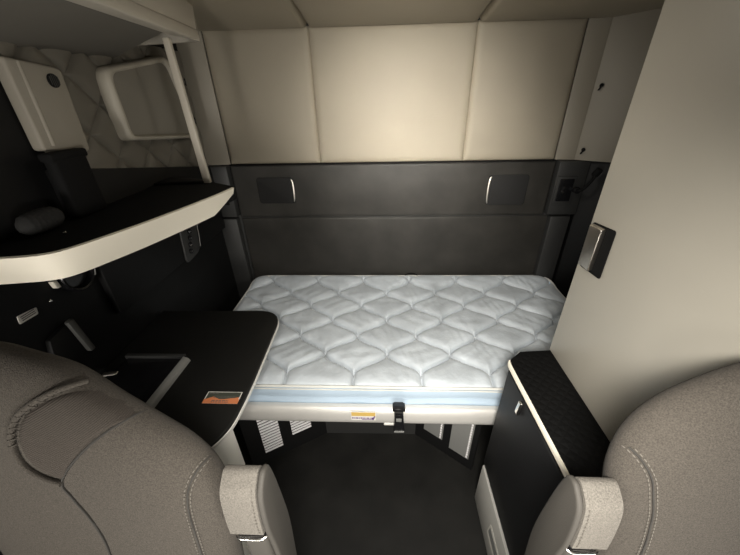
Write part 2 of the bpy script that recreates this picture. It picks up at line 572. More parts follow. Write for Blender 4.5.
# ================================================================== BUNK
bx0, bx1 = -0.915, 1.125
my0, my1 = 1.012, 1.984
mb = thing('mattress', (0.107, 1.5, 0.415), 'pale blue quilted mattress lying on the bunk under the rear wall', 'mattress')
def edge_d(x, y):
    # distance inside a rounded rectangle
    r = 0.09
    hx, hy = (bx1 - bx0) / 2, (my1 - my0) / 2
    qx = abs(x - (bx0 + bx1) / 2) - (hx - r)
    qy = abs(y - (my0 + my1) / 2) - (hy - r)
    return r - (math.hypot(max(qx, 0), max(qy, 0)) + min(max(qx, qy), 0))
W = 0.3135
H = 0.1405
Y0 = 1.080
def qd(x, y):
    t = (y - Y0) / H
    c = math.cos(pi * t)
    tri = 1 - 2 * abs(((t + 0) % 2) - 1) if False else (abs((t % 2) - 1) * 2 - 1)
    wv = 0.95 * c + 0.05 * tri
    dw = (0.95 * pi * abs(math.sin(pi * t)) + 0.05 * 2) / H * (W / 4)
    best = 9
    base = (x + 0.455) / (W / 2)
    n0 = math.floor(base)
    for n in (n0 - 1, n0, n0 + 1, n0 + 2):
        s = 1 if n % 2 == 0 else -1
        # curves n and n+1 kiss at t = 0 on the columns of the first row
        xn = -0.455 + (n - 0.5) * (W / 2) + s * W / 4 * wv
        best = min(best, abs(x - xn) / math.sqrt(1 + dw * dw))
    return best
def mtop(x, y):
    e = edge_d(x, y)
    q = qd(x, y) if y > Y0 - 0.045 else 1
    if y < Y0 + 0.001:
        # below the first row the two kissing seams run on together to the front edge
        k = round((x + 0.455) / W)
        q = abs(x - (-0.455 + k * W))
    puff = 0.024 * (1 - math.exp(-q / 0.014)) - 0.016 * math.exp(-(q / 0.0048) ** 2)
    wr = 0.0018 * math.sin(x * 41 + 5 * math.sin(y * 13)) * math.sin(y * 33 + 6 * math.sin(x * 7)) + 0.0009 * math.sin(x * 105 + 4 * math.sin(y * 9 + x * 16)) * math.sin(y * 21 + x * 13)
    sag = -0.010 * math.exp(-((x - 0.0) / 0.5) ** 2 - ((y - 1.4) / 0.3) ** 2)
    t = max(0, min(1, e / 0.055))
    rnd = math.sqrt(max(0, 1 - (1 - t) ** 2))
    bk_ = max(0, min(1, (y - 1.83) / 0.14))
    return 0.597 + 0.002 * rnd + (puff + wr) * rnd + sag + 0.022 * bk_ * bk_ * (3 - 2 * bk_)
def mt_fn(u, v):
    x = bx0 + u * (bx1 - bx0)
    y = my0 + v * (my1 - my0)
    e = edge_d(x, y)
    if e < 0.0:
        # push onto the rounded outline
        cx = min(max(x, bx0 + 0.09), bx1 - 0.09)
        cy = min(max(y, my0 + 0.09), my1 - 0.09)
        d = Vector((x - cx, y - cy)).normalized() * 0.0899
        x, y = cx + d.x, cy + d.y
    return Vector((x, y, mtop(x, y)))
obj('quilted_top', grid(mt_fn, 520, 270), 'mattress', mb, smooth=180)
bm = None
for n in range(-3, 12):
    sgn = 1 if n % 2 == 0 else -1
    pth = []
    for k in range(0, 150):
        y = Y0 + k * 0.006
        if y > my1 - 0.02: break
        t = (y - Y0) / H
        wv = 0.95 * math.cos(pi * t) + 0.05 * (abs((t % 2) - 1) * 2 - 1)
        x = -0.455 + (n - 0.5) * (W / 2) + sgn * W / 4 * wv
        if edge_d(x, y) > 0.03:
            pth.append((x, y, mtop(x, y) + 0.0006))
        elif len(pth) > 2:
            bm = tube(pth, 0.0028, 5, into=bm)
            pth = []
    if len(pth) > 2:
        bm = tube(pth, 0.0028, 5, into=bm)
obj('quilting_groove_shade', bm, 'groove_shade', mb, smooth=60)  # dark tubes paint the shade along the quilting grooves
outline = round_poly([(bx0, my0), (bx1, my0), (bx1, my1), (bx0, my1)], 0.115, 10)
def ring(z, d, wob=0.0):
    cxy = Vector(((bx0 + bx1) / 2, (my0 + my1) / 2))
    r = []
    for i, p in enumerate(outline):
        n = (cxy - p)
        n = Vector((math.copysign(min(abs(n.x) / 0.9, 1), n.x), math.copysign(min(abs(n.y) / 0.43, 1), n.y)))
        q = p + n * d
        bk_ = max(0, min(1, (q.y - 1.83) / 0.14)) if z > 0.53 else 0
        r.append((q.x, q.y, z + 0.022 * bk_ * bk_ * (3 - 2 * bk_)))
    return r
# dense outline for a softly rumpled border
dense = []
for i in range(len(outline)):
    a, b = outline[i], outline[(i + 1) % len(outline)]
    k = max(1, int((b - a).length / 0.03))
    for j in range(k):
        dense.append(a + (b - a) * j / k)
outline = dense
def wob_ring(z, d, amp):
    rr = ring(z, d)
    return [(x, y + amp * math.sin(x * 23 + 2 * math.sin(x * 9)), zz + amp * 0.7 * math.sin(x * 17 + 1)) for x, y, zz in rr]
rings = [ring(0.417, 0.012), ring(0.425, 0.002), wob_ring(0.47, -0.001, 0.001), wob_ring(0.505, -0.004, 0.003), wob_ring(0.52, 0.006, 0.003), wob_ring(0.540, -0.003, 0.003), wob_ring(0.575, -0.002, 0.002), ring(0.598, 0.004), ring(0.55, 0.03)]
obj('side_border', loft(rings), 'band', mb, smooth=60)
bm = tube(ring(0.599, -0.002), 0.0065, 8, closed=True)
obj('piping', bm, 'piping', mb, smooth=60)
obj('lower_piping', tube(wob_ring(0.582, -0.003, 0.001), 0.0035, 6, closed=True), 'piping', mb, smooth=60)
# fabric pull loop at the back edge
lp = catmull([(0.14, my1 - 0.004, 0.585), (0.15, my1 + 0.004, 0.625), (0.19, my1 + 0.006, 0.64), (0.23, my1 + 0.004, 0.625), (0.24, my1 - 0.004, 0.585)], 6)
obj('pull_loop', tube(lp, 0.007, 8, flat=0.5), 'black_matte', mb, smooth=60)

bk = thing('bunk_bed', (0.107, 1.48, 0.40), 'grey metal fold-down bunk with a front rail, under the mattress', 'bunk')
pan = box(bx0 - 0.03, bx1 + 0.02, 1.004, 1.985, 0.395, 0.413, 0.003)
obj('pan', pan, 'black_trim', bk)
prof = round_poly([(0.972, 0.405), (1.004, 0.405), (1.004, 0.502), (0.978, 0.502), (0.964, 0.478), (0.963, 0.43)], [0.012, 0, 0.006, 0.012, 0.02, 0.02], 5)
rail = obj('front_rail', prism([(bx0 - 0.03, p.x, p.y) for p in prof], (bx1 - bx0 + 0.05, 0, 0)), 'alu', bk, smooth=50)
ycl = 0.9615
layers = [(box(-0.149, -0.037, ycl, ycl + 0.003, 0.440, 0.494), 'paper'), (box(-0.147, -0.039, ycl - 0.0010, ycl + 0.001, 0.468, 0.492), 'yellow')]
bm = None
xx = -0.145
while xx < -0.05:
    ww = random.uniform(0.004, 0.013)
    bm = box(xx, min(xx + ww, -0.046), ycl - 0.001, ycl + 0.001, 0.450, 0.458, 0, into=bm)
    xx += ww + 0.003
bm = box(-0.10, -0.046, ycl - 0.001, ycl + 0.001, 0.4435, 0.4465, 0, into=bm)
bm = prism([(-0.056, ycl - 0.001, 0.447), (-0.046, ycl - 0.001, 0.445), (-0.039, ycl - 0.001, 0.466), (-0.044, ycl - 0.001, 0.468)], (0, 0.002, 0), into=bm)
layers.append((bm, 'purple'))
multi('label_sticker', layers, rail)['label'] = 'yellow and white label sticker'
obj('rail_tab', box(0.0, 0.045, 0.968, 0.995, 0.396, 0.408, 0.002), 'paper', bk)

st = thing('latch_strap', (0.068, 0.965, 0.39), 'black buckled strap hooked over the grey bunk rail', 'strap')
sx0, sx1 = 0.046, 0.086
pth = [(0.999, 0.5185), (0.976, 0.5185), (0.958, 0.510), (0.956, 0.48), (0.953, 0.44), (0.950, 0.410), (0.951, 0.398)]
bm = bmesh.new()
bm.free()
outer = [Vector(p) for p in pth]
inner = [p + Vector((0.0035, -0.0035)) for p in outer]
poly = outer + inner[::-1]
bm = prism([(sx0, p.x, p.y) for p in poly], (sx1 - sx0, 0, 0), 0)
obj('webbing', bm, 'black_trim', st, smooth=40)
obj('top_clip', box(sx0 - 0.008, sx1 + 0.008, 0.948, 0.990, 0.5135, 0.528, 0.005), 'black_gloss', st)
bkl = obj('buckle', hexa([(sx0 - 0.003, 0.938, 0.388), (sx1 + 0.008, 0.938, 0.388), (sx1 + 0.008, 0.955, 0.388), (sx0 - 0.003, 0.955, 0.388)],
                         [(sx0 + 0.002, 0.944, 0.497), (sx1, 0.944, 0.497), (sx1, 0.958, 0.497), (sx0 + 0.002, 0.958, 0.497)], 0.004), 'black_gloss', st)
obj('buckle_window', box(sx0 + 0.008, sx1 - 0.008, 0.9385, 0.943, 0.462, 0.480, 0.001), 'mid_grey', bkl)
obj('buckle_foot', box(sx0, sx1 + 0.005, 0.935, 0.942, 0.390, 0.400, 0.002), 'mid_grey', bkl)

# under-bunk base with louvred vents
ub = thing('storage_box', (-0.08, 1.2, 0), 'black storage base under the bunk with angled vented sides', 'storage box')
L0, L1 = Vector((-0.336, 1.199)), Vector((-0.70, 0.9868))
R0, R1 = Vector((0.181, 1.203)), Vector((0.458, 1.0))
def wallp(a, b, t=0.02):
    d = (b - a).normalized()
    n = Vector((-d.y, d.x))
    if n.y < 0: n = -n
    return hexa([(a.x, a.y, 0), (b.x, b.y, 0), (b.x + n.x * t, b.y + n.y * t, 0), (a.x + n.x * t, a.y + n.y * t, 0)],
                [(a.x, a.y, 0.393), (b.x, b.y, 0.393), (b.x + n.x * t, b.y + n.y * t, 0.393), (a.x + n.x * t, a.y + n.y * t, 0.393)])
obj('centre_panel', wallp(L0, R0), 'black_trim', ub)
pL = obj('angled_side_panel', wallp(L0, L1), 'black_matte', ub)
pR = obj('angled_side_panel', wallp(R0, R1), 'black_matte', ub)
def vent(a, b, s0, s1, z0, z1, slant, nslat, parent, tooth):
    """louvre on the panel from a to b between lengths s0..s1 (m)"""
    d = (b - a).normalized()
    n = Vector((d.y, -d.x))
    if n.y > 0: n = -n
    def P(s, z, h):
        q = a + d * s + n * h
        return (q.x, q.y, z)
    z0b = z0 + slant
    vf = obj('vent', hexa([P(s0 - .006, z0b - .006, 0.0), P(s1 + .006, z0 - .006, 0.0), P(s1 + .006, z0 - .006, 0.004), P(s0 - .006, z0b - .006, 0.004)],
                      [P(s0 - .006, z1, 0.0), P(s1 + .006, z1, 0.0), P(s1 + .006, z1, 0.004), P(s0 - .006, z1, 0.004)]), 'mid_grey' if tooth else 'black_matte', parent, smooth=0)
    bm = None
    pitch = (z1 - z0) / nslat
    for k in range(nslat):
        zt = z1 - (k + 0.5) * pitch
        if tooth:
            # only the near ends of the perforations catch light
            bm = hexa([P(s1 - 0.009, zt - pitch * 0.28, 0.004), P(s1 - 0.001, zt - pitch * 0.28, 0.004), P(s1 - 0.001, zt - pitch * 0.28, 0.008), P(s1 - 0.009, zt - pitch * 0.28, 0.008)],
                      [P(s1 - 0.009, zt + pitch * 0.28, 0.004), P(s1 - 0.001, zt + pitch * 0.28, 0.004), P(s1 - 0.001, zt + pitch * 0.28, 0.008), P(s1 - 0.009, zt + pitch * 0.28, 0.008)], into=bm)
        else:
            zl = zt + slant * (1 - (z1 - zt) / (z1 - z0)) * 0
            h = pitch * 0.24
            # clip slats by the slanted lower edge
            smin = s0
            lim = z0b + (z0 - z0b) * 0
            if zt < z0b and slant > 0:
                smin = s0 + (s1 - s0) * (z0b - zt) / max(slant, 1e-6)
            if smin < s1 - 0.005:
                bm = hexa([P(smin, zt - h, 0.004), P(s1, zt - h, 0.004), P(s1, zt - h, 0.009), P(smin, zt - h, 0.009)],
                          [P(smin, zt + h, 0.004), P(s1, zt + h, 0.004), P(s1, zt + h, 0.008), P(smin, zt + h, 0.008)], into=bm)
    obj('louvre_slats', bm, 'slat', vf, smooth=0)
    return vf
vent(L0, L1, 0.250, 0.345, 0.075, 0.388, 0.0, 15, pL, False)
vent(L0, L1, 0.085, 0.192, 0.120, 0.388, 0.0, 13, pL, False)
vent(R0, R1, 0.060, 0.160, 0.105, 0.388, 0.0, 15, pR, True)
vent(R0, R1, 0.215, 0.312, 0.080, 0.388, 0.0, 17, pR, True)

# ================================================================== RIGHT SIDE CABINETS
tc = thing('tall_cabinet', (0.9, 0.6, 0.842), 'tall greige wardrobe cabinet standing on the low black cabinet', 'cabinet')
tx = 0.65
obj('body', box(tx + 0.022, XR - 0.005, 0.46, 0.985, 0.842, 2.05, 0.006), 'tall', tc)
door = obj('door', box(tx, tx + 0.020, 0.45, 0.995, 0.844, 2.05, 0.004, 3), 'tall', tc)
# latch: recess plate and lever, near the rear edge of the door
lat = thing_latch = obj('latch_plate', prism([(tx - 0.0005, q.x, q.y) for q in round_poly([(0.868, 1.232), (0.978, 1.225), (0.980, 1.375), (0.872, 1.385)], 0.010)], (-0.003, 0, 0), 0.001, 1, only_caps=True), 'black_matte', door)
lever = hexa([(tx - 0.002, 0.972, 1.240), (tx - 0.020, 0.965, 1.240), (tx - 0.020, 0.908, 1.240), (tx - 0.002, 0.912, 1.240)],
             [(tx - 0.002, 0.974, 1.372), (tx - 0.020, 0.967, 1.372), (tx - 0.020, 0.908, 1.376), (tx - 0.002, 0.912, 1.376)], 0.004, 3)
obj('latch_lever', lever, 'nickel', lat)

bc = thing('low_cabinet', (0.9, 0.6, 0), 'low black cabinet with diamond patterned top beside the bunk', 'cabinet')
top_pts = [(0.535, 0.985), (0.70, 1.0), (XR - 0.01, 1.0), (XR - 0.01, 0.475), (0.494, 0.475), (0.492, 0.55), (0.485, 0.72), (0.477, 0.90), (0.482, 0.94)]
obj('top_mat', prism([(p[0], p[1], 0.818) for p in top_pts], (0, 0, 0.022), 0.004, 2, only_caps=True), 'diamond', bc)
# light trim along the aisle edge of the top
bm = bmesh.new()
tp = catmull([(0.479, 0.935), (0.475, 0.90), (0.483, 0.72), (0.490, 0.55), (0.492, 0.475)], 6)
bm.free()
rings = []
for p in tp:
    rings.append([(p.x, p.y, 0.820), (p.x - 0.005, p.y, 0.822), (p.x - 0.0065, p.y, 0.836), (p.x - 0.003, p.y, 0.8415), (p.x + 0.0015, p.y, 0.8415)])
obj('edge_trim', loft(rings), 'light_edge', bc, smooth=50)
obj('carcass', hexa([(0.49, 0.478, 0.205), (0.49, 0.925, 0.205), (XR - 0.01, 0.955, 0.205), (XR - 0.01, 0.478, 0.205)],
                    [(0.495, 0.478, 0.815), (0.49, 0.925, 0.815), (XR - 0.01, 0.955, 0.815), (XR - 0.01, 0.478, 0.815)], 0.003), 'black_trim', bc)
dr = obj('door', hexa([(0.470, 0.482, 0.215), (0.468, 0.918, 0.215), (0.488, 0.918, 0.215), (0.490, 0.482, 0.215)],
                      [(0.486, 0.482, 0.806), (0.474, 0.920, 0.806), (0.492, 0.920, 0.806), (0.495, 0.482, 0.806)], 0.004, 2), 'door_black', bc)
hd = obj('door_handle', hexa([(0.462, 0.764, 0.742), (0.474, 0.764, 0.742), (0.474, 0.786, 0.742), (0.462, 0.786, 0.742)],
                             [(0.466, 0.766, 0.800), (0.478, 0.766, 0.800), (0.478, 0.784, 0.800), (0.466, 0.784, 0.800)], 0.004, 3), 'chrome', dr, smooth=60)
# grey plinth drawer, flaring out a little towards the floor
pd = obj('drawer', hexa([(0.440, 0.482, 0.012), (0.440, 0.865, 0.012), (0.49, 0.90, 0.012), (0.49, 0.482, 0.012)],
                        [(0.462, 0.482, 0.205), (0.462, 0.905, 0.205), (0.49, 0.925, 0.205), (0.49, 0.482, 0.205)], 0.004), 'light_grey', bc)
obj('plinth', box(0.475, XR - 0.01, 0.485, 0.90, 0.0, 0.205, 0), 'mid_grey', bc)
ph = [(0.70, 0.07), (0.55, 0.07), (0.55, 0.135), (0.70, 0.135)]
obj('drawer_pull', prism([(0.4465 + 0.115 * q.y - 0.009, q.x, q.y) for q in round_poly(ph, 0.015)], (0.008, 0, 0.0), 0.001, 1, only_caps=True), 'white_panel', pd)
obj('pull_slot', prism([(0.4450 + 0.115 * q.y - 0.009, q.x, q.y) for q in round_poly([(0.69, 0.09), (0.56, 0.09), (0.56, 0.122), (0.69, 0.122)], 0.01)], (0.006, 0, 0.0), 0.0005, 1, only_caps=True), 'mid_grey', pd)

# ================================================================== LEFT SIDE
# desk
dk = thing('desk', (-0.78, 0.7, 0), 'black topped desk with white pedestal left of the bunk', 'desk')
dpts = round_poly([(XL + 0.01, 1.222), (-0.475, 1.232), (-0.462, 0.75), (-0.470, 0.60), (-0.54, 0.51), (-0.58, 0.475), (XL + 0.01, 0.475)], [0, 0.12, 0.1, 0.06, 0.04, 0.02, 0], 8)
top = obj('desktop', prism([(p.x, p.y, 0.836) for p in dpts], (0, 0, 0.022), 0.005, 3, only_caps=True), 'desk', dk)
ep = [p for p in dpts[1:-2]]
rings = []
for i, p in enumerate(ep):
    a = ep[max(i - 1, 0)]
    b = ep[min(i + 1, len(ep) - 1)]
    t = (b - a).normalized()
    n = Vector((-t.y, t.x))
    if n.dot(p - Vector((-0.8, 0.85))) < 0: n = -n
    q0 = p - n * 0.002
    q1 = p + n * 0.0025
    rings.append([(q0.x, q0.y, 0.834), (q1.x, q1.y, 0.835), (q1.x, q1.y, 0.846), (q0.x, q0.y, 0.848)])
obj('edge_band', loft(rings), 'alu', dk, smooth=50)
ped = obj('pedestal', hexa([(-0.49, 0.478, 0.60), (-0.49, 0.655, 0.60), (XL + 0.01, 0.655, 0.60), (XL + 0.01, 0.478, 0.60)],
                     [(-0.505, 0.51, 0.834), (-0.49, 0.655, 0.834), (XL + 0.01, 0.655, 0.834), (XL + 0.01, 0.51, 0.834)], 0.004), 'white_panel', dk)
obj('pedestal_base', box(XL + 0.01, -0.535, 0.478, 0.640, 0.0, 0.61, 0.006), 'white_panel', dk)
obj('rear_cabinet', box(XL + 0.01, -0.93, 0.66, 0.93, 0.0, 0.834, 0.006), 'black_wall', dk)
# sticker on the desktop
zt = 0.858
stp = [(-0.598, 0.703), (-0.480, 0.703), (-0.480, 0.748), (-0.598, 0.748)]
layers = [(box(-0.600, -0.481, 0.701, 0.749, zt, zt + 0.0006), 'paper'), (box(-0.597, -0.484, 0.7185, 0.7465, zt + 0.0003, zt + 0.0010), 'sticker_dark')]
bm = box(-0.600, -0.481, 0.701, 0.7185, zt + 0.0003, zt + 0.0010)
bm = prism([(-0.594, 0.7185, zt + 0.0003), (-0.55, 0.7185, zt + 0.0003), (-0.572, 0.728, zt + 0.0003)], (0, 0, 0.0009), into=bm)
bm = prism([(-0.53, 0.7185, zt + 0.0003), (-0.484, 0.7185, zt + 0.0003), (-0.484, 0.727, zt + 0.0003)], (0, 0, 0.0009), into=bm)
layers.append((bm, 'orange'))
bm = None
for row, (ya, yb) in enumerate(((0.705, 0.708), (0.711, 0.714), (0.7225, 0.7245), (0.729, 0.731), (0.740, 0.7435))):
    xx = -0.572 if row != 4 else -0.592
    end = -0.515 if row < 2 else -0.495
    if row == 4: end = -0.56
    while xx < end:
        ww = random.uniform(0.004, 0.012)
        bm = box(xx, min(xx + ww, end), ya, yb, zt + 0.0008, zt + 0.0014, 0, into=bm)
        xx += ww + 0.0025
layers.append((bm, 'print'))
multi('warning_sticker', layers, top)['label'] = 'orange and dark warning sticker'

# open tray with a grey rim resting on the desktop
tr = thing('storage_tray', (-0.86, 0.79, 0.859), 'shallow black tray with a grey right rim lying on the desk', 'tray')
obj('tray_base', prism([(p[0], p[1], 0.8595) for p in ((-1.03, 0.66), (-0.765, 0.66), (-0.755, 0.905), (-0.985, 0.915))], (0, 0, 0.006), 0.001), 'black_gloss', tr)
obj('rim', hexa([(-0.775, 0.650, 0.8595), (-0.745, 0.650, 0.8595), (-0.738, 0.895, 0.8595), (-0.768, 0.895, 0.8595)],
                [(-0.770, 0.650, 0.882), (-0.752, 0.650, 0.874), (-0.745, 0.895, 0.874), (-0.763, 0.895, 0.882)], 0.003), 'mid_grey', tr)
obj('back_lip', box(-1.0, -0.765, 0.897, 0.915, 0.8595, 0.876, 0.003), 'black_trim', tr)
cp = thing('metal_clasp', (-1.0, 0.84, 0.859), 'small shiny clasp on the desk beside the black tray', 'clasp')
obj('tongue', hexa([(-1.03, 0.800, 0.862), (-0.972, 0.812, 0.862), (-0.975, 0.832, 0.862), (-1.033, 0.822, 0.862)],
                   [(-1.028, 0.802, 0.870), (-0.975, 0.814, 0.868), (-0.977, 0.830, 0.868), (-1.030, 0.820, 0.870)], 0.003), 'nickel', cp)
obj('housing', box(-1.055, -1.02, 0.80, 0.835, 0.8595, 0.885, 0.006), 'black_matte', cp)

# shelf
sf = thing('wall_shelf', (-0.9, 1.1, 1.40), 'black wall shelf with a wide pale cream front edge', 'shelf')
spts = [(XL + 0.004, 0.60), (-0.985, 0.655), (-0.93, 0.685), (-0.86, 0.715), (-0.815, 0.745), (-0.725, 0.90), (-0.648, 1.10), (-0.632, 1.16), (-0.66, 1.375), (-0.70, 1.43), (-0.80, 1.50), (XL + 0.032, 1.56)]
# the front line taken from left to right: straight run, soft corner, long sweep, pointed end
spts = [(XL + 0.004, 0.672), (-0.950, 0.688), (-0.870, 0.702), (-0.829, 0.729), (-0.760, 0.905), (-0.700, 1.120), (-0.665, 1.27), (-0.650, 1.375), (-0.655, 1.40), (-0.80, 1.49), (-0.93, 1.54), (XL + 0.033, 1.56)]
sp2 = round_poly(spts, [0, 0.03, 0.03, 0.06, 0.08, 0.08, 0.05, 0.01, 0.01, 0, 0, 0], 6)
obj('board', prism([(p.x, p.y, 1.345) for p in sp2], (0, 0, 0.052)), 'black_matte', sf)
bandpts = [p for p in sp2 if p.y < 1.3751 and p.x < -0.6]
bandpts = bandpts[:-1]
rings = []
nb = len(bandpts)
for i, p in enumerate(bandpts):
    a = bandpts[max(i - 1, 0)]
    b = bandpts[min(i + 1, nb - 1)]
    t = (b - a).normalized()
    n = Vector((t.y, -t.x))
    h = 0.076
    s = (p - bandpts[0]).length
    yy = p.y
    if yy > 1.22:
        h = 0.076 - 0.050 * (yy - 1.22) / 0.155
    q0 = p + n * 0.0
    q1 = p + n * 0.009
    q2 = p - n * 0.012
    rings.append([(q0.x, q0.y, 1.400), (q1.x, q1.y, 1.398), (q2.x + n.x * 0.012, q2.y + n.y * 0.012, 1.400 - h), (q2.x - n.x * 0.004, q2.y - n.y * 0.004, 1.400 - h)])
obj('front_edge_band', loft(rings), 'light_edge', sf, smooth=50)
obj('rear_lip', prism([(p[0], p[1], 1.397) for p in ((XL + 0.034, 1.55), (-0.93, 1.535), (-0.81, 1.485), (-0.82, 1.455), (-0.95, 1.44), (XL + 0.034, 1.42))], (0, 0, 0.012), 0.003), 'black_wall', sf)
up_ = obj('upright', hexa([(-0.822, 1.462, 1.397), (-0.790, 1.462, 1.397), (-0.790, 1.482, 1.397), (-0.822, 1.482, 1.397)],
                    [(-0.832, 1.462, 1.935), (-0.806, 1.462, 1.935), (-0.806, 1.482, 1.935), (-0.832, 1.482, 1.935)], 0.004, 3), 'cream_trim', sf)
bm = None
ribs = hexa([(-0.965, 1.70, 1.50), (-0.90, 1.72, 1.50), (-0.90, 1.76, 1.50), (-0.965, 1.74, 1.50)],
            [(-0.98, 1.67, 1.93), (-0.915, 1.69, 1.93), (-0.915, 1.73, 1.93), (-0.98, 1.71, 1.93)], 0.01, 3)
ribs.free()

# overhead cabinet
oc = thing('overhead_cabinet', (-0.9, 0.9, 1.95), 'cream overhead cabinet above the black wall shelf', 'cabinet')
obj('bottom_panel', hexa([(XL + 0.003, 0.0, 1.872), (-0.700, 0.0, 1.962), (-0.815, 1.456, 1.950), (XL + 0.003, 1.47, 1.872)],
                         [(XL + 0.003, 0.0, 1.892), (-0.700, 0.0, 1.982), (-0.815, 1.456, 1.970), (XL + 0.003, 1.47, 1.892)], 0.003), 'shaded_bottom', oc)
obj('light_rail', hexa([(-0.662, 0.0, 1.950), (-0.600, 0.0, 1.950), (-0.700, 1.10, 1.950), (-0.742, 1.02, 1.950)],
                       [(-0.662, 0.0, 1.975), (-0.600, 0.0, 1.975), (-0.700, 1.10, 1.975), (-0.742, 1.02, 1.975)], 0.004), 'cream_trim', oc) if False else None
obj('light_rail', hexa([(-0.690, 0.0, 1.945), (-0.610, 0.0, 1.945), (-0.780, 1.66, 1.945), (-0.812, 1.47, 1.945)],
                       [(-0.690, 0.0, 1.985), (-0.610, 0.0, 1.985), (-0.780, 1.66, 1.985), (-0.812, 1.47, 1.985)], 0.006, 3), 'cream_trim', oc)
obj('cabinet_front', hexa([(-0.640, 0.0, 1.985), (-0.615, 0.0, 1.985), (-0.785, 1.66, 1.985), (-0.81, 1.66, 1.985)],
                          [(-0.640, 0.0, 2.24), (-0.615, 0.0, 2.24), (-0.775, 1.66, 2.08), (-0.80, 1.66, 2.08)], 0.003), 'cream_trim', oc)
obj('rear_side', hexa([(XL + 0.003, 1.60, 1.93), (-0.785, 1.655, 1.945), (-0.785, 1.672, 1.945), (XL + 0.003, 1.62, 1.93)],
                      [(XL + 0.003, 1.60, 2.08), (-0.785, 1.655, 2.08), (-0.785, 1.672, 2.08), (XL + 0.003, 1.62, 2.08)], 0.002), 'quilt', oc)

# dark items on the shelf
bg = thing('black_case', (-1.0, 1.03, 1.40), 'black box-shaped case standing at the back of the wall shelf', 'case')
obj('case_body', box(XL + 0.036, -0.985, 0.97, 1.10, 1.398, 1.590, 0.014, 3), 'black_matte', bg)
obj('case_lid', box(XL + 0.034, -0.982, 0.968, 1.102, 1.575, 1.600, 0.006, 2), 'black_matte', bg)
def bundle():
    rings = []
    n = 20
    for i in range(26):
        t = i / 25
        y = 0.80 + 0.13 * t
        r = 0.032 * math.sqrt(max(0.02, 1 - (2 * t - 1) ** 4)) * (1 + 0.05 * math.sin(i * 2.2))
        rings.append([(-1.0 + r * 0.9 * math.cos(2 * pi * k / n), y, 1.432 + 0.0 * t + r * math.sin(2 * pi * k / n) * (1 + 0.05 * math.sin(3 * k))) for k in range(n)])
    return loft(rings)
o = obj('rolled_cloth', bundle(), 'cloth', None, (-1.0, 0.87, 1.40), smooth=60, label='dark ribbed roll of cloth lying on the wall shelf', cat='cloth')
o = obj('screw_cap', cyl((-0.925, 0.845, 1.402), (0, 0, 1), 0.0045, 0.008, 16, 0.001), 'chrome', None, (-0.925, 0.845, 1.398), label='tiny shiny screw cap on the top of the wall shelf', cat='screw')

# wall fittings under the shelf (built on the dark left wall)
xw = XL + 0.0
ch = thing('cup_holder', (-1.04, 0.94, 1.20), 'round black cup holder with a bright ring under the shelf', 'cup holder')
bm = bmesh.new(); bm.free()
rr = [[(xw + hh, 0.925 + r * math.cos(2 * pi * k / 40), 1.225 + r * math.sin(2 * pi * k / 40)) for k in range(40)] for hh, r in ((0.001, 0.062), (0.022, 0.062), (0.026, 0.058), (0.024, 0.052), (0.006, 0.046))]
obj('cup_ring', loft(rr), 'black_gloss', ch, smooth=50)
arc = [(xw + 0.027, 0.925 + 0.059 * math.cos(a), 1.225 + 0.059 * math.sin(a)) for a in [math.radians(-35 + 70 * i / 14) for i in range(15)]]
obj('bright_arc', tube(arc, 0.002, 8), 'mid_grey', ch)
obj('clip', hexa([(xw + 0.002, 0.842, 1.214), (xw + 0.02, 0.842, 1.214), (xw + 0.02, 0.856, 1.212), (xw + 0.002, 0.856, 1.212)],
                 [(xw + 0.002, 0.838, 1.240), (xw + 0.02, 0.838, 1.240), (xw + 0.02, 0.852, 1.240), (xw + 0.002, 0.852, 1.240)], 0.002), 'light_edge', ch)
o = obj('wall_screw', cyl((xw + 0.003, 0.815, 1.185), (1, 0, 0), 0.005, 0.008, 14, 0.001), 'chrome', None, (xw + 0.002, 0.815, 1.185), label='small bright screw head below the cup holder clip', cat='screw')

ot = thing('outlet_panel', (xw + 0.02, 1.54, 1.08), 'black outlet and switch panel on the wall above the desk', 'outlet panel')
xp = xw + 0.03
obj('panel_plate', prism([(xp, q.x, q.y) for q in round_poly([(1.46, 0.985), (1.60, 1.0), (1.64, 1.16), (1.49, 1.19)], 0.03)], (0.010, 0, 0), 0.003, 2, only_caps=True), 'black_trim', ot)
for k in range(4):
    z = 1.035 + k * 0.032
    y = 1.515 + k * 0.012
    kb = obj('socket', cyl((xp + 0.014, y, z), (1, 0, 0), 0.013, 0.012, 20, 0.002), 'black_gloss', ot)
    obj('contact', box(xp + 0.018, xp + 0.0215, y - 0.003, y + 0.004, z - 0.002, z + 0.002, 0.0005), 'mid_grey', kb)
obj('side_trim', tube([(xp + 0.011, 1.612, 1.02), (xp + 0.012, 1.628, 1.08), (xp + 0.011, 1.636, 1.14)], 0.0022, 6), 'mid_grey', ot)

wlb = thing('wall_label', (xw, 0.745, 1.18), 'small white printed label on the dark left wall', 'label')
lc = [(0.712, 1.171), (0.768, 1.169), (0.773, 1.190), (0.716, 1.196)]
obj('label_plate', prism([(xw + 0.0005, q.x, q.y) for q in round_poly(lc, 0.004)], (0.002, 0, 0), 0), 'paper', wlb, smooth=0)
bm = None
for zz in (1.177, 1.183, 1.189):
    bm = box(xw + 0.002, xw + 0.0032, 0.722, 0.763, zz - 0.0013, zz + 0.0013, 0, into=bm)
obj('label_print', bm, 'print', wlb, smooth=0)

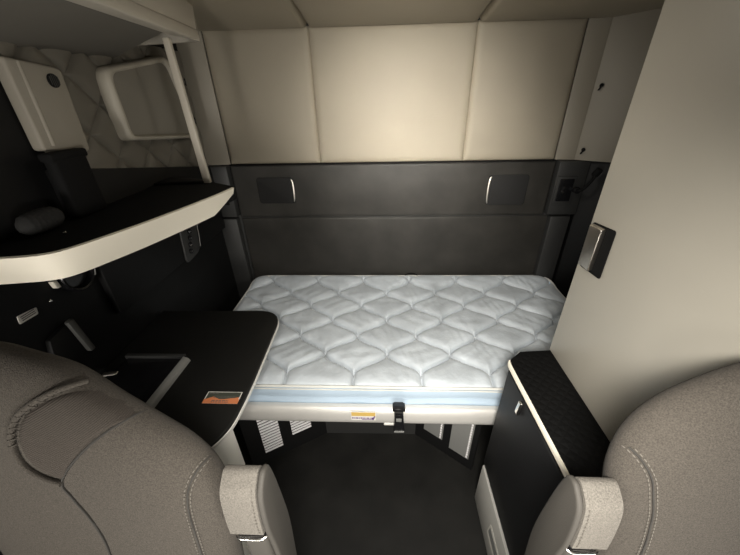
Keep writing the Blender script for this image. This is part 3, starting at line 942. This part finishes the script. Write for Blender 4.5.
# angled bracket lever beside the desk
br = thing('side_lever', (xw, 0.80, 1.0), 'dark grey hinged lever plate on the left wall above the desk', 'lever')
obj('plate', hexa([(xw + 0.001, 0.70, 0.96), (xw + 0.03, 0.70, 0.96), (xw + 0.03, 0.825, 0.96), (xw + 0.001, 0.825, 0.96)],
                  [(xw + 0.001, 0.74, 1.085), (xw + 0.02, 0.74, 1.085), (xw + 0.02, 0.815, 1.10), (xw + 0.001, 0.815, 1.10)], 0.005), 'black_wall', br)
obj('lever_arm', hexa([(xw + 0.025, 0.815, 0.975), (xw + 0.045, 0.815, 0.975), (xw + 0.045, 0.835, 0.975), (xw + 0.025, 0.835, 0.975)],
                      [(xw + 0.015, 0.805, 1.105), (xw + 0.032, 0.805, 1.105), (xw + 0.032, 0.828, 1.108), (xw + 0.015, 0.828, 1.108)], 0.004), 'dim_grey', br)

# gooseneck arm by the right column
gn = thing('reading_lamp', (1.06, 1.94, 1.21), 'black swivel reading lamp arm in the right rear corner', 'lamp')
obj('swivel_base', cyl((1.115, 1.925, 1.225), (0, -1, 0), 0.018, 0.03, 20, 0.003), 'black_gloss', gn)
ap = catmull([(1.115, 1.91, 1.225), (1.125, 1.885, 1.240), (1.14, 1.875, 1.265), (1.155, 1.87, 1.30), (1.162, 1.87, 1.325)], 6)
obj('arm', tube(ap, 0.008, 10), 'black_matte', gn, smooth=60)
obj('lamp_head', cyl((1.166, 1.868, 1.335), (0.3, -0.5, 1), 0.018, 0.045, 20, 0.006), 'black_matte', gn)

# two little clips on the cream corner panel
for i, (y, z, lab) in enumerate(((1.955, 1.745, 'small black clip on the cream corner panel, upper of two'), (1.955, 1.437, 'small black clip on the cream corner panel, lower one near the black trim'))):
    x = 1.094 + 0.008
    c = thing('trim_clip', (x, y, z), lab, 'clip', 'clips on the right corner panel')
    obj('clip_head', cyl((x + 0.006, y + 0.002, z + 0.004), (-0.4, -0.9, 0), 0.010, 0.014, 12, 0.002), 'black_matte', c)
    obj('clip_tail', hexa([(x - 0.010, y - 0.006, z - 0.018), (x - 0.004, y - 0.008, z - 0.018), (x - 0.002, y + 0.004, z - 0.018), (x - 0.008, y + 0.006, z - 0.018)],
                          [(x, y - 0.006, z), (x + 0.008, y - 0.008, z), (x + 0.010, y + 0.004, z), (x + 0.002, y + 0.006, z)], 0.001), 'black_matte', c)

# ================================================================== SEATS
def seat_shape(outline, cx, cz, T, y0, slope):
    """cushion-like closed shell: outline in (x,z); front faces -y"""
    out = [Vector(p) for p in catmull([(p[0], p[1], 0) for p in outline], 8, closed=True)]
    n = len(out)
    c = Vector((cx, cz, 0))
    def yc(z): return y0 + slope * (z - 1.0)
    bm = bmesh.new()
    def ringv(s, side):
        th = T * (1 - s ** 4.5) ** 0.5 if s < 1 else 0
        r = []
        for p in out:
            q = c + (p - c) * s
            bul = 0
            r.append(bm.verts.new((q.x, yc(q.y) + side * (th + bul), q.y)))
        return r
    ss = [0.04, 0.12, 0.2, 0.3, 0.4, 0.5, 0.6, 0.68, 0.75, 0.81, 0.86, 0.90, 0.93, 0.955, 0.975, 0.99, 0.998]
    fr = [ringv(s, -1) for s in ss]
    mid = [bm.verts.new((p.x, yc(p.y), p.y)) for p in out]
    bk = [ringv(s, 1) for s in reversed(ss)]
    R = fr + [mid] + bk
    for a, b in zip(R[:-1], R[1:]):
        for k in range(n):
            bm.faces.new((a[k], a[(k + 1) % n], b[(k + 1) % n], b[k]))
    bm.faces.new(R[0])
    bm.faces.new(R[-1][::-1])
    bmesh.ops.recalc_face_normals(bm, faces=bm.faces[:])
    return bm

def front_hit(bvh, x, z):
    d = Vector((0, 0.78, -0.62)).normalized()
    p = Vector((x, 0.285 + 0.16 * (z - 1.0), z))
    h = bvh.ray_cast(p - d * 0.5, d)
    return (h[0], h[1]) if h[0] is not None else (None, None)

SHIFT = [0.0, 0.0]
def on_surface(bvh, pts, off):
    res = []
    for x, z in pts:
        x, z = x + SHIFT[0], z + SHIFT[1]
        h, n = front_hit(bvh, x, z)
        if h is None: continue
        if n.y > 0: n = -n
        res.append(h + n * off)
    return res

def patch(bvh, poly, h=0.005, N=14):
    P = [Vector((p[0] + SHIFT[0], p[1] + SHIFT[1], 0)) for p in catmull([(p[0], p[1], 0) for p in poly], 10, closed=True)]
    c = sum(P, Vector()) / len(P)
    bm = bmesh.new()
    rings = []
    for k in range(N + 1):
        s = 1 - (k / N) * 0.97
        d = k / N
        off = -0.001 + h * min(1, math.sqrt(min(1, d / 0.12)) if d < 0.12 else 1)
        r = []
        for p in P:
            q = c + (p - c) * s
            hh, nn = front_hit(bvh, q.x, q.y)
            zq = q.y
            while hh is None:
                zq -= 0.004
                hh, nn = front_hit(bvh, q.x, zq)
            k2 = min(1, max(0.0, -nn.y * 1.3))
            r.append(bm.verts.new(hh + nn * off * k2))
        rings.append(r)
    n = len(P)
    for a, b in zip(rings[:-1], rings[1:]):
        for k in range(n):
            bm.faces.new((a[k], a[(k + 1) % n], b[(k + 1) % n], b[k]))
    bm.faces.new(rings[-1])
    return bm

def dashes(path, L, gap, r, into=None):
    # short thread stitches along a path
    bm = into
    acc = 0
    pts = path
    i = 0
    seglen = [(pts[k + 1] - pts[k]).length for k in range(len(pts) - 1)]
    total = sum(seglen)
    def at(s):
        for k, l in enumerate(seglen):
            if s <= l or k == len(seglen) - 1:
                return pts[k].lerp(pts[k + 1], min(1, s / max(l, 1e-9)))
            s -= l
    s = 0
    while s + L < total:
        bm = tube([at(s), at(s + L / 2), at(s + L)], [r * 0.7, r, r * 0.7], 5, into=bm)
        s += L + gap
    return bm

def make_seat(cx, outline, label, arm_x0, arm_x1, arm_top, inner, features):
    t = thing('truck_seat', (cx, 0.1, 0), label, 'seat')
    bm = seat_shape(outline, cx, 1.02, 0.062, 0.345, 0.16)
    bvh = BVHTree.FromBMesh(bm)
    back = obj('backrest', bm, 'seat', t, smooth=180)
    features(back, bvh)
    # cushion, base and slide below the frame of view
    cu = round_poly([(cx - 0.26, -0.22), (cx + 0.26, -0.22), (cx + 0.25, 0.30), (cx - 0.25, 0.30)], [0.09, 0.09, 0.04, 0.04], 6)
    obj('seat_cushion', prism([(p.x, p.y, 0.46) for p in cu], (0, 0, 0.13), 0.04, 4, only_caps=True), 'seat', t, smooth=60)
    obj('seat_base', box(cx - 0.19, cx + 0.19, -0.16, 0.26, 0.10, 0.462, 0.02), 'black_trim', t)
    obj('floor_plinth', box(cx - 0.22, cx + 0.22, -0.20, 0.30, 0.0, 0.105, 0.01), 'black_matte', t)
    # folded-up armrest
    ax0, ax1 = arm_x0, arm_x1
    pr = [(0.300, arm_top - 0.136), (0.292, arm_top - 0.12), (0.303, arm_top - 0.030), (0.325, arm_top - 0.002), (0.343, arm_top + 0.003), (0.356, arm_top - 0.02), (0.366, arm_top - 0.12), (0.366, arm_top - 0.136)]
    ppts = catmull([(0, p[0], p[1]) for p in pr], 5, closed=True)
    arm = obj('armrest', prism([(ax0 + 0.003, p.y, p.z) for p in ppts], (ax1 - ax0 - 0.006, 0, 0), 0.013, 4, only_caps=True), 'arm_fabric', t, smooth=50)
    # stem below the pad, dark gap, bright ring
    st_ = [(0.288, arm_top - 0.56), (0.298, arm_top - 0.168), (0.360, arm_top - 0.168), (0.350, arm_top - 0.56)]
    obj('armrest_stem', prism([((ax0 + 0.010), p[0] + 0.004, p[1]) for p in st_], (ax1 - ax0 - 0.018, 0, 0), 0.014, 4), 'arm_plastic', arm)
    obj('gap_collar', box(ax0 + 0.008, ax1 - 0.008, 0.300, 0.362, arm_top - 0.170, arm_top - 0.134, 0.008), 'black_gloss', arm)
    yf = 0.2955
    zz = arm_top - 0.163
    rp = round_poly([(ax0 + 0.004, 0.325), (ax0 + 0.004, yf), (ax1 - 0.004, yf), (ax1 - 0.004, 0.325)], [0.0, 0.018, 0.018, 0.0], 6)
    obj('chrome_ring', tube([(p.x, p.y, zz + (0.010 if 0 else 0)) for p in rp], 0.0035, 8), 'chrome', arm, smooth=60)
    # side shell on the aisle side, wider towards the hinge
    s = inner
    xs = ax1 - 0.002 if s > 0 else ax0 + 0.002
    shp = [(0.2985, arm_top - 0.20), (0.2945, arm_top - 0.12), (0.3035, arm_top - 0.035), (0.326, arm_top - 0.004), (0.345, arm_top + 0.001), (0.360, arm_top - 0.020), (0.371, arm_top - 0.12), (0.377, arm_top - 0.25), (0.365, arm_top - 0.38), (0.345, arm_top - 0.56), (0.296, arm_top - 0.56), (0.300, arm_top - 0.35)]
    sp_ = catmull([(0, p[0], p[1]) for p in shp], 5, closed=True)
    obj('side_shell', prism([(xs, p.y, p.z) for p in sp_], (0.012 * s, 0, 0), 0.005, 3, only_caps=True), 'arm_plastic', arm, smooth=50)
    # seam where the fabric turns over the side
    xe = ax1 - 0.010 if s > 0 else ax0 + 0.010
    pp = [Vector((xe, p[0], p[1])) for p in ((0.2995, arm_top - 0.132), (0.2905, arm_top - 0.12), (0.3005, arm_top - 0.035), (0.318, arm_top - 0.003))]
    pp = catmull(pp, 8)
    obj('arm_stitching', dashes(pp, 0.006, 0.004, 0.0011), 'stitch', arm, smooth=60)
    return t

def left_features(back, bvh):
    ribbed = [(-0.492, 1.362), (-0.452, 1.340), (-0.422, 1.310), (-0.445, 1.292), (-0.469, 1.276), (-0.523, 1.213), (-0.548, 1.180), (-0.586, 1.205), (-0.598, 1.259), (-0.576, 1.317), (-0.53, 1.352)]
    obj('ribbed_insert', patch(bvh, ribbed, 0.006), 'seat_rib', back, smooth=180)
    pipe = catmull([(-0.500, 1.378, 0), (-0.535, 1.360, 0), (-0.582, 1.322, 0), (-0.605, 1.275, 0), (-0.607, 1.223, 0), (-0.585, 1.190, 0), (-0.549, 1.172, 0)], 8)
    pth = on_surface(bvh, [(p.x, p.y) for p in pipe], 0.003)
    obj('piping', tube(pth, 0.0055, 8), 'seat', back, smooth=60)
    # gathered pleats crossing the piping
    bm = None
    for i in range(2, len(pth) - 22, 2):
        d = (pth[i + 1] - pth[i]).normalized()
        n = Vector((d.z, 0, -d.x))
        bm = tube([pth[i] - n * 0.013 + Vector((0, -0.001, 0.003)), pth[i] + Vector((0, -0.0055, 0)), pth[i] + n * 0.007], [0.0006, 0.0017, 0.0006], 6, into=bm)
    obj('pleats', bm, 'seat', back, smooth=60)
    seam = catmull([(-0.405, 1.322, 0), (-0.440, 1.295, 0), (-0.495, 1.243, 0), (-0.549, 1.175, 0), (-0.543, 1.133, 0), (-0.528, 1.081, 0), (-0.519, 1.016, 0), (-0.523, 0.95, 0)], 6)
    obj('seam', tube(on_surface(bvh, [(p.x, p.y) for p in seam], 0.0012), 0.0022, 6), 'seam', back, smooth=60)
    for dx in (-0.005, 0.005):
        stc = catmull([(-0.298 + dx, 1.222, 0), (-0.317 + dx, 1.196, 0), (-0.331 + dx, 1.164, 0), (-0.339 + dx, 1.13, 0), (-0.342 + dx, 1.071, 0), (-0.342 + dx, 0.92, 0)], 8)
        pp = on_surface(bvh, [(p.x, p.y) for p in stc], 0.0012)
        if len(pp) > 3:
            obj('stitching', dashes(pp, 0.0055, 0.0035, 0.0012), 'stitch', back, smooth=60)
    stc = catmull([(-0.298, 1.222, 0), (-0.317, 1.196, 0), (-0.331, 1.164, 0), (-0.339, 1.13, 0), (-0.342, 1.071, 0), (-0.342, 0.92, 0)], 8)
    pp = on_surface(bvh, [(p.x, p.y) for p in stc], 0.0005)
    if len(pp) > 3:
        obj('seam', tube(pp, 0.0018, 6), 'seam', back, smooth=60)
def right_features(back, bvh):
    base = [(0.383, 1.245), (0.396, 1.225), (0.412, 1.191), (0.422, 1.15), (0.433, 1.096), (0.440, 1.03), (0.441, 0.96)]
    for dx in (-0.005, 0.005):
        stc = catmull([(p[0] + dx + 0.012, p[1], 0) for p in base], 8)
        pp = on_surface(bvh, [(p.x, p.y) for p in stc], 0.0012)
        obj('stitching', dashes(pp, 0.0055, 0.0035, 0.0012), 'stitch', back, smooth=60)
    stc = catmull([(p[0] + 0.012, p[1], 0) for p in base], 8)
    obj('seam', tube(on_surface(bvh, [(p.x, p.y) for p in stc], 0.0005), 0.0018, 6), 'seam', back, smooth=60)

SHIFT[:] = [-0.030, -0.040]
left_out = [(-0.63, 1.350), (-0.56, 1.322), (-0.495, 1.262), (-0.425, 1.203), (-0.367, 1.152), (-0.328, 1.09), (-0.318, 1.02), (-0.322, 0.85), (-0.335, 0.66), (-0.40, 0.58), (-0.60, 0.57), (-0.78, 0.58), (-0.84, 0.66), (-0.86, 0.85), (-0.875, 1.02), (-0.878, 1.12), (-0.862, 1.20), (-0.83, 1.28), (-0.78, 1.34), (-0.71, 1.37)]
make_seat(-0.58, left_out, 'grey cloth truck seat at lower left with ribbed shoulder insert', -0.302, -0.230, 1.125, 1, left_features)
SHIFT[:] = [0.030, -0.025]
right_out = [(0.70, 1.360), (0.62, 1.352), (0.545, 1.322), (0.468, 1.270), (0.425, 1.205), (0.414, 1.12), (0.428, 1.02), (0.440, 0.85), (0.45, 0.66), (0.51, 0.58), (0.70, 0.57), (0.88, 0.58), (0.95, 0.66), (0.96, 0.85), (0.962, 1.02), (0.96, 1.12), (0.93, 1.22), (0.88, 1.30), (0.80, 1.36)]
make_seat(0.70, right_out, 'grey cloth truck seat at lower right in front of the tall cabinet', 0.349, 0.419, 1.115, -1, right_features)
